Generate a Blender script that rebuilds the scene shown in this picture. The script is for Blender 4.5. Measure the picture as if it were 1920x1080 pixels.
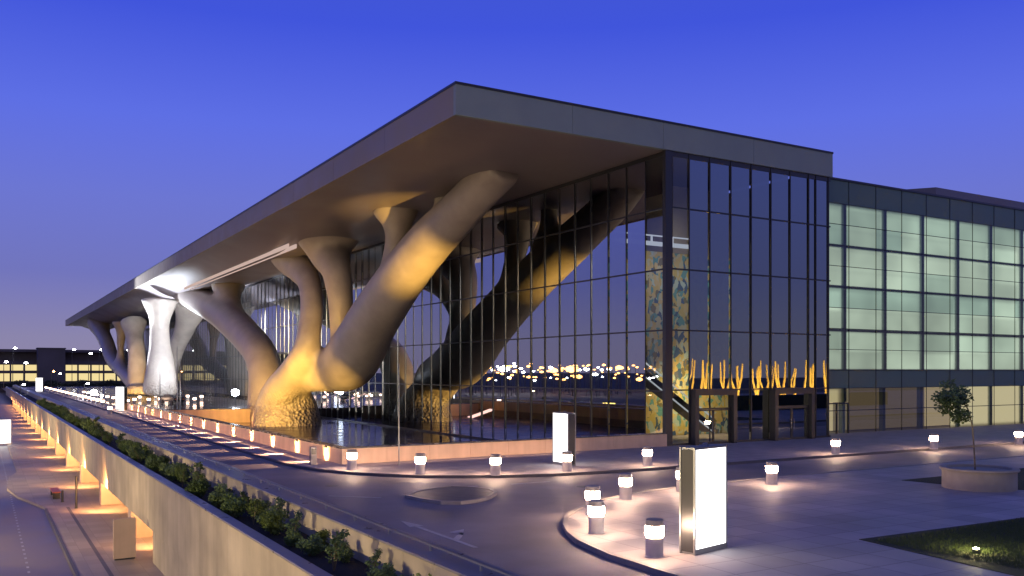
import bpy, bmesh, math, random
from mathutils import Vector, Matrix
random.seed(7)
R = math.radians
for o in list(bpy.data.objects): bpy.data.objects.remove(o, do_unlink=True)
SC = bpy.context.scene
COL = SC.collection

# ---------------------------------------------------------------- camera
# world: X runs along the short side of the building, Y along its long front, Z up, plaza at z = 0
F = 1666.0; HOR = 697.0; TH = math.atan2(995, 1666)
cam_d = bpy.data.cameras.new('camera'); cam = bpy.data.objects.new('camera', cam_d); COL.objects.link(cam)
cam.location = (0, 0, 5); cam.rotation_euler = (R(90), 0, -TH)
cam_d.sensor_width = 36; cam_d.lens = F * 36 / 1920; cam_d.shift_y = (HOR - 540) / 1920
cam_d.clip_start = 0.1; cam_d.clip_end = 6000
SC.camera = cam
_s, _c = math.sin(TH), math.cos(TH)
def ray(px):
    r = (px - 960) / F; return _c * r + _s, _c - _s * r
def onX(px, py, X):
    u, v = ray(px); t = X / u; return Vector((X, v * t, 5 + (HOR - py) / F * t)), t
def onY(px, py, Y):
    u, v = ray(px); t = Y / v; return Vector((u * t, Y, 5 + (HOR - py) / F * t)), t
def onZ(px, py, z=0.12):
    u, v = ray(px); t = (z - 5) * F / (HOR - py); return Vector((u * t, v * t, z))

# ---------------------------------------------------------------- world: dusk sky
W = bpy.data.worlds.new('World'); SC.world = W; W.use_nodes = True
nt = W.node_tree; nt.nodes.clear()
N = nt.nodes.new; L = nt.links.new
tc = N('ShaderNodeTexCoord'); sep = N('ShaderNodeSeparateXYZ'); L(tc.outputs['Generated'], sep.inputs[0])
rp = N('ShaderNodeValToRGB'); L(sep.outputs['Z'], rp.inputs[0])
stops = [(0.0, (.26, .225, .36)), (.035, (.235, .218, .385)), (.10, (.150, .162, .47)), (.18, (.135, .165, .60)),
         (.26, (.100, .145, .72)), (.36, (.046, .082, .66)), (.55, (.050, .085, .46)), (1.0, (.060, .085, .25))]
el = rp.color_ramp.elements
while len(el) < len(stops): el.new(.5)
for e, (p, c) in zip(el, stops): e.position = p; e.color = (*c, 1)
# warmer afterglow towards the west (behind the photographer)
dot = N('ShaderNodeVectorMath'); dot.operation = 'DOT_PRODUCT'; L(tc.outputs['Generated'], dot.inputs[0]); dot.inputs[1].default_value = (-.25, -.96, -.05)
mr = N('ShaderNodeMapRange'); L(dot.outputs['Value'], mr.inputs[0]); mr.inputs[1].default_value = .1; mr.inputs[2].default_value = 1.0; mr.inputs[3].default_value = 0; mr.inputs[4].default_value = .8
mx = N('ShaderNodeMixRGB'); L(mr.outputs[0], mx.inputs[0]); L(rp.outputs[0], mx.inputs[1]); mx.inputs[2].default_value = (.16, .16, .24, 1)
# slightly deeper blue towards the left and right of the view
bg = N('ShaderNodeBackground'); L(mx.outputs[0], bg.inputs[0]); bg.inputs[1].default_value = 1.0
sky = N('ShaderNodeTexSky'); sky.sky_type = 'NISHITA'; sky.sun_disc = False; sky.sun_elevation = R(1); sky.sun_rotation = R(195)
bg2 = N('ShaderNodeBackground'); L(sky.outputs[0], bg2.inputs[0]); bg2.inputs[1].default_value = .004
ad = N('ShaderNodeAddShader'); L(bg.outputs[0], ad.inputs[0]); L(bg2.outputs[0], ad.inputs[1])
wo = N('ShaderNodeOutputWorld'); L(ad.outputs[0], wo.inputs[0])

def lamp(name, kind, loc, energy, color, aim=None, **kw):
    d = bpy.data.lights.new(name, kind); d.energy = energy; d.color = color
    for k, v in kw.items(): setattr(d, k, v)
    o = bpy.data.objects.new(name, d); COL.objects.link(o); o.location = loc
    if aim is not None: o.rotation_euler = (Vector(aim) - Vector(loc)).to_track_quat('-Z', 'Y').to_euler()
    return o
sun = lamp('sun', 'SUN', (-20, -60, 30), .10, (1, .93, .86), aim=(5, 40, 14)); sun.data.angle = R(18)

SC.view_settings.view_transform = 'Standard'; SC.view_settings.look = 'None'
SC.view_settings.exposure = 0.10; SC.view_settings.gamma = 1
SC.render.engine = 'CYCLES'
SC.cycles.use_denoising = True
SC.cycles.sample_clamp_indirect = 6
SC.cycles.caustics_reflective = False; SC.cycles.caustics_refractive = False
SC.cycles.max_bounces = 8; SC.cycles.transparent_max_bounces = 12

# ---------------------------------------------------------------- materials
def mat(name, color, rough=.6, spec=.5, metal=0, noise=None, bump=None, emit=None, estr=0, noise_scale=None):
    m = bpy.data.materials.new(name); m.use_nodes = True
    t = m.node_tree; b = t.nodes['Principled BSDF']
    b.inputs['Base Color'].default_value = (*color, 1); b.inputs['Roughness'].default_value = rough
    b.inputs['Metallic'].default_value = metal; b.inputs['Specular IOR Level'].default_value = spec
    if emit: b.inputs['Emission Color'].default_value = (*emit, 1); b.inputs['Emission Strength'].default_value = estr
    if noise or bump:
        tc = t.nodes.new('ShaderNodeTexCoord'); n = t.nodes.new('ShaderNodeTexNoise')
        n.inputs['Scale'].default_value = noise_scale or 1.0; n.inputs['Detail'].default_value = 6
        t.links.new(tc.outputs['Object'], n.inputs['Vector'])
        if noise:
            r = t.nodes.new('ShaderNodeMapRange'); r.inputs[1].default_value = .3; r.inputs[2].default_value = .7
            r.inputs[3].default_value = 1 - noise; r.inputs[4].default_value = 1 + noise
            t.links.new(n.outputs['Fac'], r.inputs[0])
            h = t.nodes.new('ShaderNodeVectorMath'); h.operation = 'SCALE'; h.inputs[0].default_value = color
            t.links.new(r.outputs[0], h.inputs['Scale']); t.links.new(h.outputs[0], b.inputs['Base Color'])
            r2 = t.nodes.new('ShaderNodeMapRange'); r2.inputs[1].default_value = .3; r2.inputs[2].default_value = .7
            r2.inputs[3].default_value = max(.02, rough - .1); r2.inputs[4].default_value = min(1, rough + .1)
            t.links.new(n.outputs['Fac'], r2.inputs[0]); t.links.new(r2.outputs[0], b.inputs['Roughness'])
        if bump:
            n2 = t.nodes.new('ShaderNodeTexNoise'); n2.inputs['Scale'].default_value = bump[0]; n2.inputs['Detail'].default_value = 4
            t.links.new(tc.outputs['Object'], n2.inputs['Vector'])
            bp = t.nodes.new('ShaderNodeBump'); bp.inputs['Strength'].default_value = bump[1]; bp.inputs['Distance'].default_value = bump[2]
            t.links.new(n2.outputs['Fac'], bp.inputs['Height']); t.links.new(bp.outputs[0], b.inputs['Normal'])
    return m

def streaks(m, amt):
    t = m.node_tree; b = t.nodes['Principled BSDF']; src = b.inputs['Base Color'].links[0].from_socket
    tc = t.nodes.new('ShaderNodeTexCoord'); mp = t.nodes.new('ShaderNodeMapping'); mp.inputs['Scale'].default_value = (1.3, 1.3, .12)
    n = t.nodes.new('ShaderNodeTexNoise'); n.inputs['Scale'].default_value = 1.2; n.inputs['Detail'].default_value = 5
    t.links.new(tc.outputs['Object'], mp.inputs[0]); t.links.new(mp.outputs[0], n.inputs['Vector'])
    r = t.nodes.new('ShaderNodeMapRange'); r.inputs[1].default_value = .35; r.inputs[2].default_value = .65; r.inputs[3].default_value = 1-amt; r.inputs[4].default_value = 1.05
    t.links.new(n.outputs['Fac'], r.inputs[0]); h = t.nodes.new('ShaderNodeVectorMath'); h.operation = 'SCALE'
    t.links.new(src, h.inputs[0]); t.links.new(r.outputs[0], h.inputs['Scale']); t.links.new(h.outputs[0], b.inputs['Base Color'])

def tiled(name, color, tx, ty, joint, rough=.45, noise=.12, jw=.012, spec=.5):
    """paving / panel material: rectangular joints in object XY plus blotchy tone"""
    m = mat(name, color, rough, spec, noise=noise, noise_scale=.35)
    t = m.node_tree; b = t.nodes['Principled BSDF']
    src = b.inputs['Base Color'].links[0].from_socket
    tc = t.nodes.new('ShaderNodeTexCoord'); br = t.nodes.new('ShaderNodeTexBrick')
    t.links.new(tc.outputs['Object'], br.inputs['Vector'])
    br.inputs['Scale'].default_value = 1; br.inputs['Brick Width'].default_value = tx; br.inputs['Row Height'].default_value = ty
    br.inputs['Mortar Size'].default_value = jw; br.offset = 0
    br.inputs['Color1'].default_value = (1, 1, 1, 1); br.inputs['Color2'].default_value = (.80, .80, .80, 1); br.inputs['Mortar'].default_value = (joint, joint, joint, 1)
    mu = t.nodes.new('ShaderNodeMixRGB'); mu.blend_type = 'MULTIPLY'; mu.inputs[0].default_value = 1
    t.links.new(src, mu.inputs[1]); t.links.new(br.outputs['Color'], mu.inputs[2]); t.links.new(mu.outputs[0], b.inputs['Base Color'])
    return m

def emis(name, color, strength):
    m = bpy.data.materials.new(name); m.use_nodes = True; t = m.node_tree; t.nodes.clear()
    e = t.nodes.new('ShaderNodeEmission'); e.inputs[0].default_value = (*color, 1); e.inputs[1].default_value = strength
    o = t.nodes.new('ShaderNodeOutputMaterial'); t.links.new(e.outputs[0], o.inputs[0]); return m

def glassy(name, tint, refl, gl=(1, 1, 1), rough=.012, wav=0):
    """architectural glass: part mirror, part tinted see-through"""
    m = bpy.data.materials.new(name); m.use_nodes = True; t = m.node_tree; t.nodes.clear()
    a = t.nodes.new('ShaderNodeBsdfTransparent'); a.inputs[0].default_value = (*tint, 1)
    g = t.nodes.new('ShaderNodeBsdfGlossy'); g.inputs['Color'].default_value = (*gl, 1); g.inputs['Roughness'].default_value = rough
    lw = t.nodes.new('ShaderNodeLayerWeight'); lw.inputs[0].default_value = .25
    mr = t.nodes.new('ShaderNodeMapRange'); mr.inputs[3].default_value = refl; mr.inputs[4].default_value = min(1, refl * 2.0 + .1)
    t.links.new(lw.outputs['Facing'], mr.inputs[0])
    mi = t.nodes.new('ShaderNodeMixShader'); t.links.new(mr.outputs[0], mi.inputs[0])
    t.links.new(a.outputs[0], mi.inputs[1]); t.links.new(g.outputs[0], mi.inputs[2])
    if wav:
        tc = t.nodes.new('ShaderNodeTexCoord'); n = t.nodes.new('ShaderNodeTexNoise'); n.inputs['Scale'].default_value = .5; n.inputs['Detail'].default_value = 1
        mp = t.nodes.new('ShaderNodeMapping'); mp.inputs['Scale'].default_value = (1, 1, .35)
        t.links.new(tc.outputs['Object'], mp.inputs[0]); t.links.new(mp.outputs[0], n.inputs['Vector'])
        bp = t.nodes.new('ShaderNodeBump'); bp.inputs['Strength'].default_value = 1; bp.inputs['Distance'].default_value = wav
        t.links.new(n.outputs['Fac'], bp.inputs['Height']); t.links.new(bp.outputs[0], g.inputs['Normal'])
    o = t.nodes.new('ShaderNodeOutputMaterial'); t.links.new(mi.outputs[0], o.inputs[0]); return m

M = {}
M['earth'] = mat('earth', (.10, .085, .07), .9, noise=.3, noise_scale=.05)
M['asphalt'] = mat('asphalt', (.25, .215, .215), .68, .35, noise=.28, noise_scale=.30, bump=(22, .25, .02))
M['low_asphalt'] = mat('low_asphalt', (.24, .19, .185), .5, noise=.2, noise_scale=.5, bump=(30, .2, .02))
M['paving'] = tiled('paving', (.42, .36, .35), .6, .6, .62, rough=.65, jw=.016)
M['plaza'] = tiled('plaza', (.40, .35, .35), 1.2, 1.2, .55, rough=.65, noise=.22, jw=.02)
M['low_paving'] = tiled('low_paving', (.42, .34, .28), 1.0, 1.0, .7, rough=.6)
M['kerb'] = mat('kerb', (.30, .27, .25), .6, noise=.15, noise_scale=2)
M['kerb_dark'] = mat('kerb_dark', (.12, .11, .115), .6, noise=.15, noise_scale=2)
M['concrete'] = mat('concrete', (.46, .39, .28), .8, noise=.22, noise_scale=.5, bump=(6, .2, .02))
streaks(M['concrete'], .13)
M['wall_stone'] = mat('wall_stone', (.56, .41, .31), .7, noise=.08, noise_scale=1.2)
streaks(M['wall_stone'], .12)
M['cap'] = mat('cap', (.24, .22, .23), .35, noise=.15, noise_scale=2)
M['cap_dark'] = mat('cap_dark', (.06, .06, .075), .25, noise=.1, noise_scale=2)
M['metal'] = mat('metal', (.30, .31, .33), .35, metal=.8)
M['dark_metal'] = mat('dark_metal', (.028, .03, .036), .35, .5)
M['fascia'] = mat('fascia', (.235, .29, .285), .55, noise=.06, noise_scale=.6)
def root_texture(m):
    t = m.node_tree; b = t.nodes['Principled BSDF']; old = b.inputs['Normal'].links[0].from_socket
    tc = t.nodes.new('ShaderNodeTexCoord'); sp = t.nodes.new('ShaderNodeSeparateXYZ'); t.links.new(tc.outputs['Object'], sp.inputs[0])
    mk_ = t.nodes.new('ShaderNodeMapRange'); mk_.inputs[1].default_value = 3.6; mk_.inputs[2].default_value = .2; mk_.inputs[3].default_value = 0; mk_.inputs[4].default_value = 1
    t.links.new(sp.outputs['Z'], mk_.inputs[0])
    vo = t.nodes.new('ShaderNodeTexVoronoi'); vo.inputs['Scale'].default_value = 2.6; t.links.new(tc.outputs['Object'], vo.inputs['Vector'])
    bp = t.nodes.new('ShaderNodeBump'); bp.inputs['Distance'].default_value = .35
    t.links.new(mk_.outputs[0], bp.inputs['Strength']); t.links.new(vo.outputs['Distance'], bp.inputs['Height']); t.links.new(old, bp.inputs['Normal'])
    # faint plate seams all over
    v2 = t.nodes.new('ShaderNodeTexBrick'); v2.inputs['Scale'].default_value = 1; v2.inputs['Brick Width'].default_value = 3.1; v2.inputs['Row Height'].default_value = 2.3; v2.inputs['Mortar Size'].default_value = .012
    mp = t.nodes.new('ShaderNodeMapping'); mp.inputs['Rotation'].default_value = (1.2, .3, .9); t.links.new(tc.outputs['Object'], mp.inputs[0]); t.links.new(mp.outputs[0], v2.inputs['Vector'])
    b2 = t.nodes.new('ShaderNodeBump'); b2.inputs['Distance'].default_value = -.03; b2.inputs['Strength'].default_value = .5
    t.links.new(v2.outputs['Fac'], b2.inputs['Height']); t.links.new(bp.outputs[0], b2.inputs['Normal']); t.links.new(b2.outputs[0], b.inputs['Normal'])
M['fascia_mauve'] = mat('fascia_mauve', (.25, .21, .17), .5, noise=.06, noise_scale=.6)
M['soffit'] = mat('soffit', (.20, .172, .185), .42, .5, noise=.08, noise_scale=.15)
M['steel_tree'] = mat('steel_tree', (.38, .335, .30), .46, .5, noise=.16, noise_scale=.5, bump=(2.5, .35, .05))
root_texture(M['steel_tree'])
M['roof'] = mat('roof', (.15, .14, .14), .8)
M['terrace'] = mat('terrace', (.07, .055, .055), .16, .5, noise=.2, noise_scale=.6)
M['soil'] = mat('soil', (.018, .014, .011), .95, noise=.4, noise_scale=5, bump=(20, .6, .05))
M['grass'] = mat('grass', (.022, .032, .012), .85, noise=.45, noise_scale=3, bump=(60, .8, .05))
M['bulb'] = emis('bulb', (1, .66, .44), 105)
M['screen'] = emis('screen', (1, .97, .96), 3.2)
M['screen_dim'] = emis('screen_dim', (1, .9, .85), 2.2)
M['pane'] = glassy('pane', (.02, .024, .024), .40, (.88, .92, 1.0), .008, wav=.0015)
M['side_pane'] = glassy('side_pane', (.015, .02, .02), .26, (.80, .92, .98), .008, wav=.0015)
M['clear_pane'] = glassy('clear_pane', (.80, .84, .82), .08)
M['far_pane'] = glassy('far_pane', (.7, .74, .8), .2)
M['white_paint'] = mat('white_paint', (.46, .42, .42), .6, noise=.25, noise_scale=3)
M['orange_plastic'] = mat('orange_plastic', (.55, .12, .05), .5)

# ---------------------------------------------------------------- mesh helpers
class MB:
    def __init__(s): s.v = []; s.f = []
    def quad(s, a, b, c, d):
        n = len(s.v); s.v += [tuple(a), tuple(b), tuple(c), tuple(d)]; s.f.append((n, n+1, n+2, n+3)); return s
    def box(s, x0, x1, y0, y1, z0, z1):
        n = len(s.v)
        s.v += [(x0,y0,z0),(x1,y0,z0),(x1,y1,z0),(x0,y1,z0),(x0,y0,z1),(x1,y0,z1),(x1,y1,z1),(x0,y1,z1)]
        s.f += [tuple(n+i for i in q) for q in ((0,3,2,1),(4,5,6,7),(0,1,5,4),(1,2,6,5),(2,3,7,6),(3,0,4,7))]; return s
    def prism(s, pts, z0, z1, top=True, bottom=True):
        n = len(s.v); k = len(pts)
        s.v += [(p[0], p[1], z0) for p in pts] + [(p[0], p[1], z1) for p in pts]
        for i in range(k): j = (i+1) % k; s.f.append((n+i, n+j, n+k+j, n+k+i))
        if top: s.f.append(tuple(n+k+i for i in range(k)))
        if bottom: s.f.append(tuple(n+i for i in reversed(range(k))))
        return s
    def tube(s, pts, rad, seg=10, cap=True):
        pts = [Vector(p) for p in pts]; n0 = len(s.v); k = len(pts)
        if not hasattr(rad, '__len__'): rad = [rad] * k
        up = Vector((0.0137, .9, .43)).normalized(); prev = None
        for i, p in enumerate(pts):
            d = (pts[min(i+1, k-1)] - pts[max(i-1, 0)]).normalized()
            a = (prev - d * prev.dot(d)) if prev else d.cross(up)
            if a.length < 1e-4: a = d.orthogonal()
            a.normalize(); prev = a; b = d.cross(a)
            for j in range(seg):
                t = 2 * math.pi * j / seg; s.v.append(tuple(p + (a * math.cos(t) + b * math.sin(t)) * rad[i]))
        for i in range(k-1):
            for j in range(seg):
                q = (j+1) % seg; s.f.append((n0+i*seg+j, n0+i*seg+q, n0+(i+1)*seg+q, n0+(i+1)*seg+j))
        if cap:
            s.f.append(tuple(n0+j for j in reversed(range(seg)))); s.f.append(tuple(n0+(k-1)*seg+j for j in range(seg)))
        return s
    def lathe(s, prof, seg=24, cx=0, cy=0):
        n0 = len(s.v)
        for r, z in prof:
            for j in range(seg):
                t = 2*math.pi*j/seg; s.v.append((cx + r*math.cos(t), cy + r*math.sin(t), z))
        for i in range(len(prof)-1):
            for j in range(seg):
                q = (j+1) % seg; s.f.append((n0+i*seg+j, n0+i*seg+q, n0+(i+1)*seg+q, n0+(i+1)*seg+j))
        if prof[0][0] > 1e-3: s.f.append(tuple(n0+j for j in reversed(range(seg))))
        if prof[-1][0] > 1e-3: s.f.append(tuple(n0+(len(prof)-1)*seg+j for j in range(seg)))
        return s
    def build(s, name, m, parent=None, smooth=False, loc=None, bevel=0):
        me = bpy.data.meshes.new(name); me.from_pydata(s.v, [], s.f); me.validate()
        bm = bmesh.new(); bm.from_mesh(me); bmesh.ops.recalc_face_normals(bm, faces=bm.faces); bm.to_mesh(me); bm.free()
        me.materials.append(M[m] if isinstance(m, str) else m)
        o = bpy.data.objects.new(name, me); COL.objects.link(o)
        if parent: o.parent = parent
        if loc: o.location = loc
        if smooth: me.polygons.foreach_set('use_smooth', [True]*len(me.polygons))
        if bevel:
            b = o.modifiers.new('bevel', 'BEVEL'); b.width = bevel; b.segments = 2; b.limit_method = 'ANGLE'
        return o
def tag(o, label=None, cat=None, group=None, kind=None):
    if label: o['label'] = label
    if cat: o['category'] = cat
    if group: o['group'] = group
    if kind: o['kind'] = kind
    return o
def empty(name, loc=(0,0,0), rz=0):
    o = bpy.data.objects.new(name, None); COL.objects.link(o); o.location = loc; o.rotation_euler.z = rz; o.empty_display_size = .5; return o
KIDS = {}
def copy_tree(src, loc, rz=None, scale=None):
    c = src.copy(); COL.objects.link(c); c.location = loc
    if rz is not None: c.rotation_euler.z = rz
    if scale: c.scale = scale
    for ch in [o for o in COL.objects if o.parent == src]:
        d = ch.copy(); COL.objects.link(d); d.parent = c
        for g in [o for o in COL.objects if o.parent == ch]:
            e = g.copy(); COL.objects.link(e); e.parent = d
    return c
def smoothstep(a, b, x):
    t = max(0, min(1, (x-a)/(b-a))); return t*t*(3-2*t)

# ================================================================ SETTING
LOWZ = -3.6
tag(MB().quad((-3500,-800,LOWZ-.02),(3500,-800,LOWZ-.02),(3500,5000,LOWZ-.02),(-3500,5000,LOWZ-.02)).build('ground', 'earth'), kind='structure')
tag(MB().prism([(6.6,-60),(260,-60),(260,44.9),(16.5,44.9),(16.5,520),(6.6,520)], -1.2, 0).build('upper_road', 'asphalt'), kind='structure')
# lower road and its pavement
tag(MB().box(-30, 3.5, -30, 520, LOWZ-.5, LOWZ+.0).build('lower_road', 'low_asphalt'), kind='structure')
lp = [(3.5,-30),(3.5,62),(2.1,69),(1.6,74),(1.9,82),(2.6,86),(2.6,520),(30,520),(30,-30)]
tag(MB().prism(lp, LOWZ-.4, LOWZ+.14).build('lower_pavement', 'low_paving'), kind='structure')
tag(MB().box(3.36, 3.5, -30, 61.9, LOWZ-.1, LOWZ+.16).build('lower_kerb', 'kerb_dark'), kind='structure')
tag(MB().box(4.55, 4.72, -30, 61.9, LOWZ+.13, LOWZ+.145).build('drain_channel', 'kerb_dark'), kind='structure')
mk = MB()
y = 30
while y < 190:
    mk.box(1.70, 1.80, y, y+.35, LOWZ+.001, LOWZ+.006); y += 1.1
tag(mk.build('lower_lane_dots', 'white_paint'), kind='structure')

# pavement on the building side of the road
def arc(cx, cy, r, a0, a1, n=10):
    return [(cx + r*math.cos(R(a0+(a1-a0)*i/n)), cy + r*math.sin(R(a0+(a1-a0)*i/n))) for i in range(n+1)]
outer = [(14.0,520),(14.0,47.0),(14.2,45.0),(14.7,43.0),(15.5,41.2),(16.6,39.5),(18.0,38.0),(19.6,36.95),(21.4,36.15),(23.2,35.6),(25.5,35.25),(30,35.1),(260,34.2)]
pav = outer + [(260,52),(38.9,52),(38.9,44.95),(16.45,44.95),(16.45,520)]
tag(MB().prism(pav, -.3, .12).build('building_pavement', 'paving'), kind='structure')
def strip(path, w, z0, z1, closed=False):
    """kerb stone band of width w on the left-hand side of a path"""
    m = MB(); P = [Vector((p[0], p[1], 0)) for p in path]; k = len(P); off = []
    for i in range(k):
        a = P[(i-1) % k] if (closed or i) else P[i]; b = P[(i+1) % k] if (closed or i < k-1) else P[i]
        d = (b-a).normalized(); off.append(P[i] + Vector((-d.y, d.x, 0))*w)
    for i in range(k if closed else k-1):
        j = (i+1) % k
        n = len(m.v); a, b, c, d = P[i], P[j], off[j], off[i]
        m.v += [(q.x,q.y,z) for z in (z0,z1) for q in (a,b,c,d)]
        m.f += [tuple(n+x for x in q) for q in ((4,5,6,7),(0,1,5,4),(2,3,7,6))]
    return m
tag(strip(outer, -.14, -.2, .135).build('building_kerb', 'kerb_dark'), kind='structure')
# plaza island with bollards, kiosk and lawns
isl = [(14.4,-50),(14.4,16.7),(14.5,19.0),(14.95,21.1),(15.45,22.3),(16.1,23.5),(17.0,24.7),(18.3,25.9),(19.8,26.9),(21.6,27.8),(23.8,28.4),(27,28.8),(32,29.0),(260,28.4),(260,-50)]
tag(MB().prism(isl, -.3, .12).build('plaza_pavement', 'plaza'), kind='structure')
tag(strip(isl[:14], .16, -.2, .15).build('plaza_kerb', 'kerb'), kind='structure')
# lawns
def lawn(pts, seed):
    rnd = random.Random(seed)
    base = MB().prism(pts, .05, .135).build('lawn', 'grass'); tag(base, kind='structure')
    return base
lawn([(21.9,17.0),(60,15.6),(60,-20),(20.6,-20),(21.2,12.0)], 1)
lawn([(35.5,25.3),(70,25.3),(70,20.3),(37.2,20.2),(35.9,22.2)], 2)
def blades(x0, x1, y0, y1, n, seed, h=.07):
    rnd = random.Random(seed); m = MB()
    for i in range(n):
        x = x0 + (x1-x0)*rnd.random(); yy = y0 + (y1-y0)*rnd.random(); a = rnd.random()*6.28; w = .008; hh = h*(.5+rnd.random())
        lx, ly = rnd.uniform(-.04,.04), rnd.uniform(-.04,.04)
        nn = len(m.v); m.v += [(x-w*math.cos(a), yy-w*math.sin(a), .13), (x+w*math.cos(a), yy+w*math.sin(a), .13), (x+lx, yy+ly, .13+hh)]; m.f.append((nn, nn+1, nn+2))
    return m
M['blade'] = mat('blade', (.05, .075, .02), .7)
tag(blades(22.0, 29.5, 11.2, 16.6, 26000, 3).build('grass', 'blade'), 'short dark green grass of the lawn around the garden spotlight', 'grass', kind='stuff')
# traffic island (lens) in the road
lens = [(14.35,32.3),(14.5,31.0),(14.85,30.1),(15.5,29.65),(16.3,29.8),(17.2,30.4),(18.0,31.3),(18.25,32.2),(17.9,33.2),(17.2,33.9),(16.3,33.8),(15.2,33.2)]
lens2 = [(16.3+(x-16.3)*.92, 31.7+(y-31.7)*.92) for x, y in lens]
tag(MB().prism(lens2, -.1, .11).build('traffic_island', 'kerb_dark'), kind='structure')
tag(strip(lens, .15, -.1, .13, closed=True).build('island_kerb', 'kerb'), kind='structure')
# gully and manhole covers
gm = MB()
for (x_, y_) in ((13.2,37.5),(22.5,31.6),(31.0,32.4),(13.4,62.0)): gm.lathe([(.30,.002),(.30,.006)], 20, x_, y_)
for (x_, y_) in ((13.7,52),(13.7,70),(9.7,33),(9.7,48)): gm.box(x_-.18, x_+.18, y_-.3, y_+.3, .002, .008)
tag(gm.build('drain_covers', 'kerb_dark'), kind='structure')
# painted arrow and lane marks
am = MB()
am.prism([(12.0,22.2),(12.14,22.2),(12.14,26.3),(12.0,26.3)], .002, .006)
am.prism([(11.82,26.2),(12.32,26.2),(12.07,27.5)], .002, .006)
am.prism([(12.14,23.4),(12.8,24.3),(12.8,24.55),(12.14,23.75)], .002, .006)
am.prism([(12.65,24.1),(13.15,25.0),(12.5,24.75)], .002, .006)
tag(am.build('road_arrow', 'white_paint'), kind='structure')
lm = MB()
for (x0,y0,x1,y1) in ((16.4,34.4,18.6,34.1),(12.0,34.5,13.6,32.9),(10.2,38.5,11.2,36.6),(20.2,33.9,22.2,33.8)):
    d = Vector((x1-x0,y1-y0,0)).normalized(); n = Vector((-d.y,d.x,0))*.07
    lm.prism([(x0+n.x,y0+n.y),(x0-n.x,y0-n.y),(x1-n.x,y1-n.y),(x1+n.x,y1+n.y)], .002, .006)
tag(lm.build('lane_marks', 'white_paint'), kind='structure')

# ================================================================ VIADUCT (planter, parapet, beam, piers)
via = tag(empty('viaduct', (6.5, 40, LOWZ)), 'long concrete viaduct edge with planted trough and dark capped parapet above the lower road', 'viaduct')
def vp(mb, name, m, **k):
    mb.v = [(x-6.5, y-40, z-LOWZ) for x, y, z in mb.v]; return mb.build(name, m, via, **k)
CZ = .40
# outer face beam: joints every 12 m
yy = -20
yj = [-20+12*i for i in range(0, 29)]
for i in range(len(yj)-1): vp(MB().box(6.50, 6.78, yj[i]+.008, yj[i+1]-.008, -2.04, CZ-.06), 'beam_face', 'concrete')
vp(MB().box(6.60, 9.3, -20, 316, -2.03, -1.21), 'beam_underside', 'concrete')
vp(MB().box(6.44, 6.82, -20, 316, CZ-.06, CZ), 'wall_cap', 'cap', bevel=.01)
vp(MB().box(6.785, 8.38, -20, 316, -.3, .12), 'planter_soil', 'soil')
for i in range(len(yj)-1): vp(MB().box(8.40, 9.28, yj[i]+3.008, yj[i+1]+2.992, -.3, .84), 'parapet', 'concrete')
vp(MB().box(8.36, 9.34, -20, 316, .84, .90), 'parapet_cap', 'cap', bevel=.01)
b = MB()
b.box(8.80, 8.86, -20, 316, 1.02, 1.06)
vp(b, 'handrail', 'metal')
for k in range(0, 90): vp(MB().box(8.81, 8.85, -8+2.4*k, -7.95+2.4*k, .90, 1.02), 'handrail_post', 'metal')
vp(MB().box(6.53, 12, -20, 42.0, LOWZ, -2.05), 'abutment', 'concrete')
for k in range(16):
    y0 = 48.6 + 13.2*k
    vp(MB().box(6.52, 11.0, y0, y0+1.1, LOWZ, -2.05), 'pier', 'wall_stone')
vp(MB().box(11.0, 11.4, 42, 300, LOWZ, -1.25), 'back_wall', 'wall_stone')
for k in range(17):
    y0 = 48.6 + 13.2*k
    o = lamp('pier_uplight', 'AREA', (5.9 if k else 7.2, y0-3.4, LOWZ+1.55), 300 if k else 330, (1, .47, .17), aim=(8.2, y0, LOWZ+.2), size=1.2, spread=R(170)); 
    tube = vp(MB().box(6.7, 10.8, y0-.32, y0-.24, -2.14, -2.06), 'strip_lamp', emis('warm_strip%d' % k, (1,.6,.28), 14) if k == 0 else bpy.data.materials['warm_strip0'])

# ================================================================ LOW WALL round the terrace
WX = 16.3; WY = 44.75
lw_ = tag(empty('terrace_wall', (WX, WY, .12)), 'low peach stone wall with dark coping round the terrace, washed by small lights', 'wall')
def lp_(mb, name, m, **k):
    mb.v = [(x-WX, y-WY, z-.12) for x, y, z in mb.v]; return mb.build(name, m, lw_, **k)
b = MB(); xs = [WX]+[WX+2.55+2.55*i for i in range(9)]; xs[-1] = 38.55
for i in range(len(xs)-1): lp_(MB().box(xs[i]+(.006 if i else 0), xs[i+1]-.006, WY, WY+.35, -.3, .93), 'side_panel', 'wall_stone')
b = MB(); y0 = WY+.36
while y0 < 132: lp_(MB().box(WX, WX+.35, y0, y0+2.61, -.3, .93), 'front_panel', 'wall_stone'); y0 += 2.625
lp_(MB().prism([(WX-.06,WY-.06),(38.55,WY-.06),(38.55,WY+.42),(WX+.42,WY+.42),(WX+.42,133.2),(WX-.06,133.2)], .93, 1.0), 'coping', 'cap_dark')
for k in range(17):
    yl = 47.2 + 5.25*k
    lp_(MB().box(WX-.10, WX+.0, yl-.12, yl+.12, .84, .925), 'downlight', 'dark_metal')
    lp_(MB().lathe([(.10,.121),(.10,.135)], 12, WX-.62, yl), 'uplight_ring', 'metal')
    lamp('wall_downlight', 'SPOT', (WX-.62, yl, .15), 850, (1, .54, .20), aim=(WX+.0, yl, .50), spot_size=R(86), spot_blend=1.0, shadow_soft_size=.03)
    lamp('wall_throw', 'SPOT', (WX-.16, yl, .82), 1900, (1, .60, .33), aim=(WX-1.7, yl, .1), spot_size=R(46), spot_blend=.25, shadow_soft_size=.03)
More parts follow.
